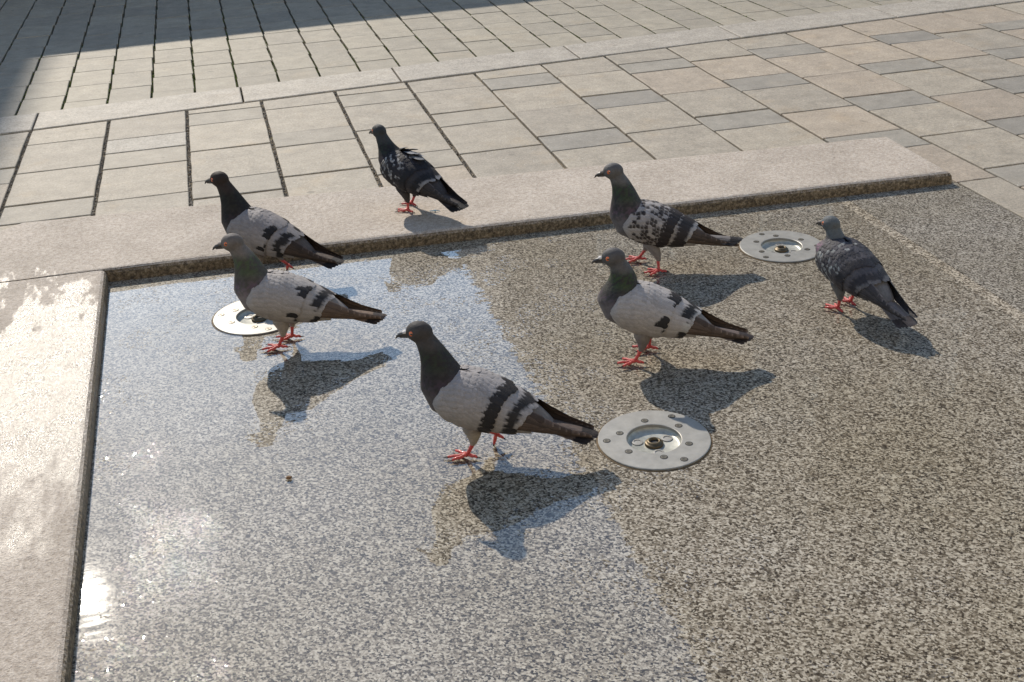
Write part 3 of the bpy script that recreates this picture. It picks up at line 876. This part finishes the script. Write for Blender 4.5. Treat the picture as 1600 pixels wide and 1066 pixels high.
def make_pigeon(st):
    r = random.Random(st['seed'])
    D = Deform(st)
    t = empty('pigeon', st['loc'], math.radians(st['heading']))
    s = st.get('scale', 1.0); t.scale = (s, s, s)
    tag(t, st['label'], 'pigeon', 'pigeons gathered on and around the wet slab')
    mesh_obj('body', D.body(BV), BF, M['plumage'], t, True, body_colours(st))
    # --- head furniture
    def hp(name, parts, mat, parent=t):
        V, F = joinvf(parts); return mesh_obj(name, D.head(V), F, mat, parent, True)
    bp = [(0.0905, 0, 0.2055), (0.0990, 0, 0.2040), (0.1070, 0, 0.2020), (0.1120, 0, 0.1988), (0.1146, 0, 0.1948)]
    bk_ = hp('beak', [tube(bp, [0.0052, 0.0040, 0.0031, 0.0021, 0.0006], 12), tube([(0.0905, 0, 0.2010), (0.1000, 0, 0.1993), (0.1085, 0, 0.1972)], [0.0040, 0.0027, 0.0010], 10)], M['beak'])
    hp('cere', [ellipsoid((0.0985, 0.0018, 0.2068), (0.0050, 0.0026, 0.0026), 12, 8), ellipsoid((0.0985, -0.0018, 0.2068), (0.0050, 0.0026, 0.0026), 12, 8)], M[st.get('cere', 'greycere')], bk_)
    for sd in (1, -1):
        e = hp('eye', [ellipsoid((0.0850, sd * 0.0122, 0.2100), (0.0044, 0.0024, 0.0044), 14, 10)], M['iris'])
        hp('pupil', [ellipsoid((0.0852, sd * 0.0136, 0.2101), (0.0021, 0.0014, 0.0021), 10, 8)], M['pupil'], e)
    # --- wings
    for sd in (1, -1):
        V, F, K = [], [], []
        def put(a):
            b = len(V); V.extend(a[0]); F.extend([tuple(i + b for i in q) for q in a[1]]); K.extend(a[2])
        nx, ntt = 34, 26
        xs = np.linspace(0.055, -0.095, nx); ts = np.linspace(0, 1, ntt)
        G = wing_pt(np.repeat(xs, ntt), np.tile(ts, nx), np.full(nx * ntt, -0.0010))
        base = np.repeat(np.array([st['covert']]), nx * ntt, 0)
        base = base * (0.85 + 0.3 * vnoise(G, 90, 3)[:, None])
        put((G, [(i * ntt + k, i * ntt + k + 1, (i + 1) * ntt + k + 1, (i + 1) * ntt + k) for i in range(nx - 1) for k in range(ntt - 1)], base))
        # rows of small coverts
        rows = 11
        for q in range(rows - 1, -1, -1):
            fr = q / (rows - 1)
            nf = 9 + min(5, q)
            for k in range(nf):
                tt = (k + 0.5 + (0.25 if q % 2 else -0.25)) / nf
                xb = 0.0525 - 0.0745 * fr + 0.016 * (tt - 0.5) * fr * 2 + r.uniform(-1, 1) * 0.0015
                if tt < 0.02 or tt > 0.985: continue
                ln = 0.017 + 0.010 * fr
                c = st['covert_fn'](fr, tt, r)
                put(feather(xb, tt, xb - ln, tt + r.uniform(-0.01, 0.01), 0.0068 + 0.0022 * fr, 0.0002, 0.0016 + 0.0006 * fr, c, 0.55, 5, 0.0003, 0.0, 8))
        V2, F2 = hand(V, F, sd)
        wg = mesh_obj('wing', V2, F2, M['plumage'], t, True, K)
        def fobj(name, a):
            V3, F3 = hand(a[0], a[1], sd)
            mesh_obj(name, V3, F3, M['plumage'], wg, True, a[2])
        # primaries first, then the secondaries that lie on them, then the greater coverts
        for i in range(8):
            u = i / 7
            t0 = 0.30 + 0.52 * u; t1 = 0.34 + 0.34 * u
            xt = -0.118 - 0.070 * u ** 0.9
            c = jit(st['primary'], r, 0.32)
            edge = tuple(x * 2.1 + 0.02 for x in c)
            fobj('primary_feather', feather(-0.045 + 0.012 * u, t0, xt, t1, 0.0074, -0.0020, 0.0012 + 0.0010 * (1 - u), (lambda u, v, c=c, e=edge: e if v < -0.75 or u > 0.965 else (tuple(x * 0.6 for x in c) if v > 0.6 else c)), 0.86, 7, 0.0009))
        ns = 9
        for i in range(ns):
            tt = 0.04 + 0.90 * i / (ns - 1)
            xt = -0.104 + 0.034 * tt
            st2 = st['second_fn'](tt, r)
            fobj('secondary_feather', feather(xt + 0.056, tt, xt + r.uniform(-1, 1) * 0.002, tt * 0.97 + 0.01, 0.0090, 0.0002, 0.0020, st2, 0.78, 7, 0.0005, 0.034, 16))
        ng = 10
        for i in range(ng):
            tt = 0.04 + 0.93 * i / (ng - 1)
            xt = -0.071 + 0.040 * tt
            st1 = st['great_fn'](tt, r)
            fobj('covert_feather', feather(xt + 0.040, tt, xt + r.uniform(-1, 1) * 0.002, tt, 0.0084, 0.0008, 0.0030, st1, 0.74, 7, 0.0005, 0.040, 16))
        if st.get('ruffle') and sd < 0:
            for i in range(7):
                c = jit((0.16, 0.16, 0.165), r, 0.4)
                fobj('ruffled_feather', feather(0.026 - 0.007 * i, 0.02 + 0.05 * (i % 3), -0.004 - 0.009 * i, 0.02 + 0.06 * (i % 3), 0.0095, 0.0015, 0.013 + r.uniform(-0.003, 0.004), (lambda u, v, c=c: tuple(x * (0.45 + 0.8 * u) for x in c)), 0.6, 5, 0.0006, 0.0, 9))
    # --- tail fan
    for i in range(10):
        q = (i - 4.5) / 4.5
        L0 = np.array([-0.092, q * 0.012, 0.0665 - abs(q) * 0.002]); L1 = np.array([-0.196 + abs(q) ** 1.5 * 0.017 + r.uniform(-1, 1) * 0.0015, q * st.get('fan', 0.022), 0.0425 - abs(q) * 0.003 + st.get('tail_dz', 0)])
        us = [0, 0.3, 0.6, 0.74, 0.76, 0.90, 0.915, 0.96, 1.0]
        V, F, K = [], [], []
        c0 = jit(st['tail'], r, 0.15); cb = jit(st['tailband'], r, 0.15)
        lat = np.array([0, 1.0, 0])
        for u in us:
            wv = 0.0072 * (0.7 + 0.3 * u) * (1 if u < 0.9 else math.sqrt(max(0.02, 1 - ((u - 0.9) / 0.105) ** 2)))
            for k in range(5):
                v = -1 + k / 2
                p = L0 + (L1 - L0) * u + lat * v * wv + np.array([0, 0, 0.0010 * (1 - v * v) + 0.0008 * (4.5 - abs(i - 4.5)) + 0.0004 * v * (1 if q < 0 else -1)])
                V.append(p); K.append(cb if 0.75 < u < 0.91 else (c0 if u < 0.75 else tuple(x * 0.15 + y * 0.85 for x, y in zip(c0, cb))))
        for a in range(len(us) - 1):
            for k in range(4):
                F.append((a * 5 + k, a * 5 + k + 1, (a + 1) * 5 + k + 1, (a + 1) * 5 + k))
        mesh_obj('tail_feather', V, F, M['plumage'], t, True, K)
    # --- legs
    for sd in (1, -1):
        fx, fy = D.legs[sd]
        lift = st.get('lift', {}).get(sd)
        H = Vector((-0.006 + fx * 0.62, sd * 0.0213 + fy * 0.62, 0.026))
        parts, claws = [], []
        if lift is None:
            A = Vector((0.0 + fx, sd * 0.0213 + fy, 0.0052))
            parts.append(tube([H + Vector((0, 0, 0.006)), H, (H + A) / 2, A + Vector((0, 0, 0.001)), A + Vector((0.003, 0, -0.002))], [0.0040, 0.0036, 0.0029, 0.0032, 0.0030], 10))
            toes = [(8, 0.031), (38, 0.026), (-30, 0.026), (178, 0.016)]
            for ang, ln in toes:
                a = math.radians(ang * (1 if sd > 0 else -1) + r.uniform(-5, 5)); d = Vector((math.cos(a), math.sin(a), 0))
                z = 0.0032
                pts = [A, A + d * ln * 0.22 + Vector((0, 0, 0.0006)), A + d * ln * 0.5 + Vector((0, 0, -0.0016)), A + d * ln * 0.72 + Vector((0, 0, -0.0008)), A + d * ln]
                pts = [Vector((p.x, p.y, max(p.z, 0.0028))) for p in pts]; pts[-1].z = 0.0026
                parts.append(tube(pts, [0.0033, 0.0028, 0.0029, 0.0024, 0.0020], 8))
                e = pts[-1]
                claws.append(tube([e - d * 0.001, e + d * 0.004 + Vector((0, 0, 0.0004)), e + d * 0.0075 + Vector((0, 0, -0.0018))], [0.0016, 0.0011, 0.0003], 6))
        else:
            A = Vector((H.x + lift[0], H.y, lift[1]))
            parts.append(tube([H + Vector((0, 0, 0.006)), H, (H + A) / 2, A], [0.0040, 0.0036, 0.0029, 0.0031], 10))
            for ang, ln in ((6, 0.027), (22, 0.023), (-20, 0.023), (170, 0.013)):
                a = math.radians(ang * sd); d = Vector((0.25 * math.cos(a), 0.5 * math.sin(a), -0.80)).normalized() if abs(ang) < 90 else Vector((-0.7, 0, -0.5)).normalized()
                ln2 = min(ln, (A.z - 0.006) / 0.85) if d.z < -0.6 else ln
                pts = [A, A + d * ln2 * 0.4 + Vector((0.001, 0, 0)), A + d * ln2 * 0.75, A + d * ln2]
                parts.append(tube(pts, [0.0031, 0.0027, 0.0024, 0.0019], 8))
                e = pts[-1]; claws.append(tube([e, e + d * 0.003, e + (d + Vector((-0.5, 0, 0))) * 0.0045], [0.0015, 0.0010, 0.0003], 6))
        V, F = joinvf(parts)
        lg = mesh_obj('leg', V, F, M['red'], t, True)
        for cv, cf in claws: mesh_obj('claw', cv, cf, M['claw'], lg, True)
    return t

PALE = (0.262, 0.241, 0.234)
def lerp3(a, b, k): return tuple(x + (y - x) * k for x, y in zip(a, b))
def band(x, a, b, w=0.035): return max(0.0, min(1.0, (x - a) / w + 0.5)) * max(0.0, min(1.0, (b - x) / w + 0.5))
def win(*spans):
    """how fully the bar shows at height t on the wing; it tapers at the ends of each span"""
    def fn(t): return max(max(0.0, min(1.0, min((t - a) / 0.10 + 0.35, (b - t) / 0.10 + 0.35))) for a, b in spans)
    return fn
ALL = win((-1, 2))
def two_bar(pale, dark, m1=ALL, m2=ALL, tip=None, w1=0.46, w2=(0.56, 0.86)):
    tip = tip or pale
    def great(tt, r):
        p = jit(pale, r, 0.08); d = jit(dark, r, 0.2); m = m1(tt); a = w1 + r.uniform(-0.05, 0.05) + (1 - m) * 0.62; ph = r.uniform(0, 6)
        return lambda u, v: lerp3(p, d, band(u, a + 0.09 * v * v + 0.02 * math.sin(9 * v + ph), 2.0))
    def second(tt, r):
        p = jit(pale, r, 0.08); d = jit(dark, r, 0.2); e = jit(tip, r, 0.12) if tt < 0.78 else d; m = m2(tt); ph = r.uniform(0, 6)
        a = w2[0] + r.uniform(-0.04, 0.04) + (1 - m) * 0.35; b = w2[1] + r.uniform(-0.05, 0.05)
        def f(u, v):
            c = lerp3(p, e, band(u, b - 0.1, 2.0)); return lerp3(c, d, band(u, a + 0.07 * v * v + 0.02 * math.sin(8 * v + ph), b + 0.05 * v * v))
        return f
    return great, second

def plain_cov(c, amt=0.07):
    def fn(fr, tt, r):
        k = jit(c, r, amt); return lambda u, v: k
    return fn
def checker_cov(c, d, p0, p1):
    def fn(fr, tt, r):
        k = jit(c, r, 0.12); q = jit(d, r, 0.3)
        if r.random() < p0 + (p1 - p0) * fr:
            a = 0.42 + r.uniform(-0.12, 0.2); s_ = r.choice((-1, 1))
            return lambda u, v: lerp3(k, q, band(u, a + 0.45 * v * v + 0.12 * s_ * v, 0.94, 0.10))
        return lambda u, v: k
    return fn
def fleck_cov(d, w, p, t0=0.0, amt=0.25):
    def fn(fr, tt, r):
        k = jit(d, r, amt); q = jit(w, r, 0.35)
        if r.random() < (p if tt > t0 else p * 0.25):
            s_ = r.choice((-1, 1)); a = r.uniform(0.35, 0.7)
            return lambda u, v: lerp3(k, q, band(u + 0.25 * s_ * v, a, a + 0.32, 0.12))
        return lambda u, v: k
    return fn

DK = (0.023, 0.020, 0.020)
BR = (0.047, 0.035, 0.030)
g5, s5 = two_bar(PALE, DK)
C1 = (0.285, 0.258, 0.242); C6 = (0.315, 0.288, 0.272); C2 = (0.215, 0.192, 0.184); C4 = (0.275, 0.252, 0.242)
g1, s1 = two_bar(C1, DK, win((0.12, 0.40), (0.70, 0.88)), win((-1, 0.62)))
g6, s6 = two_bar(C6, DK, win((-1, 0.24), (0.52, 0.76)), win((-1, 0.48)), (0.36, 0.34, 0.325))
g2, s2 = two_bar(C2, (0.016, 0.013, 0.012), win((0.20, 0.50), (0.66, 0.84)), win((0.1, 0.8)))
g4, s4 = two_bar(C4, (0.027, 0.022, 0.022), ALL, ALL, (0.30, 0.28, 0.27), 0.34, (0.40, 0.88))
g3, s3 = two_bar((0.030, 0.027, 0.030), (0.013, 0.012, 0.014), ALL, ALL, (0.20, 0.19, 0.19))
g7, s7 = two_bar((0.070, 0.064, 0.070), (0.026, 0.024, 0.028), ALL, ALL, (0.11, 0.105, 0.11))

BIRDS = [
 dict(seed=1, loc=(0.045, 2.057, 0.003), heading=167, head=(-0.006, 0.001), legs={1: (0.009, 0.002), -1: (-0.010, 0.004)}, fan=0.018,
      label='pale grey pigeon with red eye and greenish neck standing before the left nozzle plate',
      head_=None, neckc=None),
 dict(seed=2, loc=(0.030, 2.414, 0.003), heading=146, head=(0.0, -0.001), legs={1: (0.008, 0.0), -1: (-0.040, 0.0)}, lift={-1: (-0.016, 0.016)}, fan=0.024,
      label='pigeon with blackish head and neck behind the front left pigeon, at the border edge'),
 dict(seed=3, ruffle=True, loc=(0.388, 2.620, 0.031), heading=124, scale=0.95, head=(0.012, -0.026), legs={1: (-0.016, 0.0), -1: (0.012, 0.004)}, fan=0.024, tail_dz=-0.004,
      label='near-black pigeon with white flecks standing on top of the pale stone border'),
 dict(seed=4, loc=(0.814, 2.162, 0.003), heading=163, head=(-0.004, 0.004), legs={1: (-0.020, 0.014), -1: (0.018, -0.010)}, fan=0.018, tail_dz=0.012,
      label='grey pigeon with dark speckled wing striding just below the stone border'),
 dict(seed=5, loc=(0.303, 1.564, 0.003), heading=155, head=(0, 0), legs={1: (0.010, -0.002), -1: (-0.016, 0.0)}, lift={-1: (-0.014, 0.022)}, fan=0.020, cere='cere',
      label='pigeon with dark head and two clean black wing bars, nearest the camera, one foot lifted'),
 dict(seed=6, loc=(0.660, 1.780, 0.003), heading=158, head=(-0.026, -0.014), legs={1: (0.012, 0.006), -1: (-0.012, -0.008)}, fan=0.016, cere='cere',
      label='whitish-winged pigeon with one dark wing patch standing right of the foremost pigeon'),
 dict(seed=7, loc=(1.096, 1.846, 0.003), heading=103, scale=0.93, head=(-0.020, -0.042), yaw=10, legs={1: (-0.006, 0.0), -1: (0.004, 0.0)}, fan=0.020, tail_dz=-0.008,
      label='dark slate pigeon seen from behind at far right beside a nozzle plate'),
]
LOOK = {
 1: dict(head=(0.130, 0.114, 0.106), neck=(0.060, 0.055, 0.048), green=(0.048, 0.082, 0.030), purple=(0.105, 0.055, 0.095), breast=(0.165, 0.140, 0.140), back=(0.26, 0.235, 0.222), belly=(0.25, 0.22, 0.20),
         rump=(0.23, 0.20, 0.18), thigh=(0.29, 0.25, 0.22), covert=C1, covert_fn=plain_cov(C1), great_fn=g1, second_fn=s1, primary=(0.085, 0.058, 0.042), tail=(0.17, 0.115, 0.080), tailband=(0.030, 0.022, 0.020)),
 2: dict(head=(0.028, 0.020, 0.017), neck=(0.013, 0.011, 0.011), green=(0.018, 0.020, 0.013), purple=(0.032, 0.019, 0.026), breast=(0.055, 0.047, 0.046), back=(0.115, 0.098, 0.092), belly=(0.14, 0.12, 0.11),
         rump=(0.085, 0.068, 0.062), thigh=(0.19, 0.165, 0.15), covert=C2, covert_fn=plain_cov(C2, 0.10), great_fn=g2, second_fn=s2, primary=(0.042, 0.028, 0.021), tail=(0.065, 0.045, 0.034), tailband=(0.016, 0.013, 0.012)),
 3: dict(head=(0.034, 0.036, 0.038), neck=(0.014, 0.012, 0.014), green=(0.017, 0.028, 0.018), purple=(0.036, 0.019, 0.036), breast=(0.024, 0.022, 0.025), back=(0.085, 0.082, 0.083), belly=(0.034, 0.031, 0.033),
         rump=(0.038, 0.034, 0.036), thigh=(0.050, 0.045, 0.045), covert=(0.022, 0.020, 0.023), covert_fn=fleck_cov((0.019, 0.017, 0.020), (0.24, 0.235, 0.235), 0.42), great_fn=g3, second_fn=s3, primary=(0.032, 0.026, 0.024), tail=(0.045, 0.037, 0.034), tailband=(0.013, 0.012, 0.012)),
 4: dict(head=(0.098, 0.094, 0.094), neck=(0.034, 0.033, 0.033), green=(0.030, 0.055, 0.024), purple=(0.095, 0.050, 0.080), breast=(0.105, 0.097, 0.102), back=(0.165, 0.150, 0.145), belly=(0.19, 0.17, 0.165),
         rump=(0.16, 0.142, 0.135), thigh=(0.19, 0.17, 0.165), covert=C4, covert_fn=checker_cov(C4, (0.030, 0.024, 0.023), 0.35, 0.85), great_fn=g4, second_fn=s4, primary=(0.060, 0.043, 0.034), tail=(0.14, 0.125, 0.118), tailband=(0.02, 0.017, 0.017)),
 5: dict(head=(0.050, 0.045, 0.044), neck=(0.024, 0.021, 0.022), green=(0.022, 0.033, 0.018), purple=(0.052, 0.030, 0.050), breast=(0.070, 0.060, 0.062), back=(0.200, 0.178, 0.170), belly=(0.215, 0.188, 0.172),
         rump=(0.15, 0.13, 0.12), thigh=(0.29, 0.255, 0.22), covert=PALE, covert_fn=plain_cov(PALE), great_fn=g5, second_fn=s5, primary=(0.058, 0.041, 0.033), tail=(0.090, 0.066, 0.054), tailband=(0.019, 0.015, 0.014)),
 6: dict(head=(0.085, 0.080, 0.080), neck=(0.032, 0.030, 0.029), green=(0.032, 0.062, 0.018), purple=(0.065, 0.038, 0.062), breast=(0.115, 0.102, 0.106), back=(0.30, 0.275, 0.26), belly=(0.21, 0.185, 0.17),
         rump=(0.21, 0.19, 0.178), thigh=(0.155, 0.135, 0.13), covert=C6, covert_fn=plain_cov(C6), great_fn=g6, second_fn=s6, primary=(0.078, 0.055, 0.043), tail=(0.115, 0.088, 0.078), tailband=(0.034, 0.027, 0.026)),
 7: dict(head=(0.095, 0.103, 0.108), neck=(0.070, 0.058, 0.066), green=(0.070, 0.075, 0.075), purple=(0.26, 0.085, 0.20), breast=(0.060, 0.060, 0.068), back=(0.105, 0.100, 0.105), belly=(0.10, 0.10, 0.105),
         rump=(0.13, 0.125, 0.127), thigh=(0.12, 0.12, 0.122), covert=(0.060, 0.058, 0.064), covert_fn=fleck_cov((0.052, 0.049, 0.055), (0.27, 0.275, 0.27), 0.45, 0.45, 0.35), great_fn=g7, second_fn=s7, primary=(0.040, 0.036, 0.038), tail=(0.15, 0.132, 0.126), tailband=(0.045, 0.038, 0.038)),
}
for b in BIRDS:
    lk = dict(LOOK[b['seed']]); hc = lk.pop('head')
    st = dict(b); st['headcol'] = hc; st.update(lk)
    hd = b['head']
    # colour key for the head kept apart from the head offset
    class Look(dict):
        pass
    stc = dict(st); stc['head'] = hc
    _bc = body_colours
    def body_colours(_s, stc=stc, _bc=_bc): return _bc(stc)
    make_pigeon(st)
    body_colours = _bc

# ------------------------------------------------------------------ small litter
def crumb(loc, r0, mat, label, name, seed):
    rr = random.Random(seed)
    v, f = ellipsoid((0, 0, 0), (r0, r0 * 0.75, r0 * 0.6), 10, 7)
    v = [(x * rr.uniform(0.7, 1.25), y * rr.uniform(0.7, 1.25), z * rr.uniform(0.8, 1.1)) for x, y, z in v]
    o = mesh_obj(name, v, f, mat); o.location = (loc[0], loc[1], loc[2] + r0 * 0.45)
    tag(o, label, 'litter')
crumb((0.009, 1.581, 0.002), 0.0048, M['crumb'], 'tiny brown crumb lying on the wet slab', 'crumb', 3)
v, f = joinvf([tube([(-0.010, 0.006, 0.002), (0.0, 0.0, 0.004), (0.013, 0.002, 0.002)], [0.0012, 0.0014, 0.0008], 6), tube([(0.0, 0.0, 0.003), (0.004, 0.012, 0.002)], [0.0013, 0.0008], 6)])
o = mesh_obj('plastic_shred', v, f, M['bluebit']); o.location = (0.437, 2.572, 0.031)
tag(o, 'pale blue plastic shred on the border behind the black pigeon', 'litter')
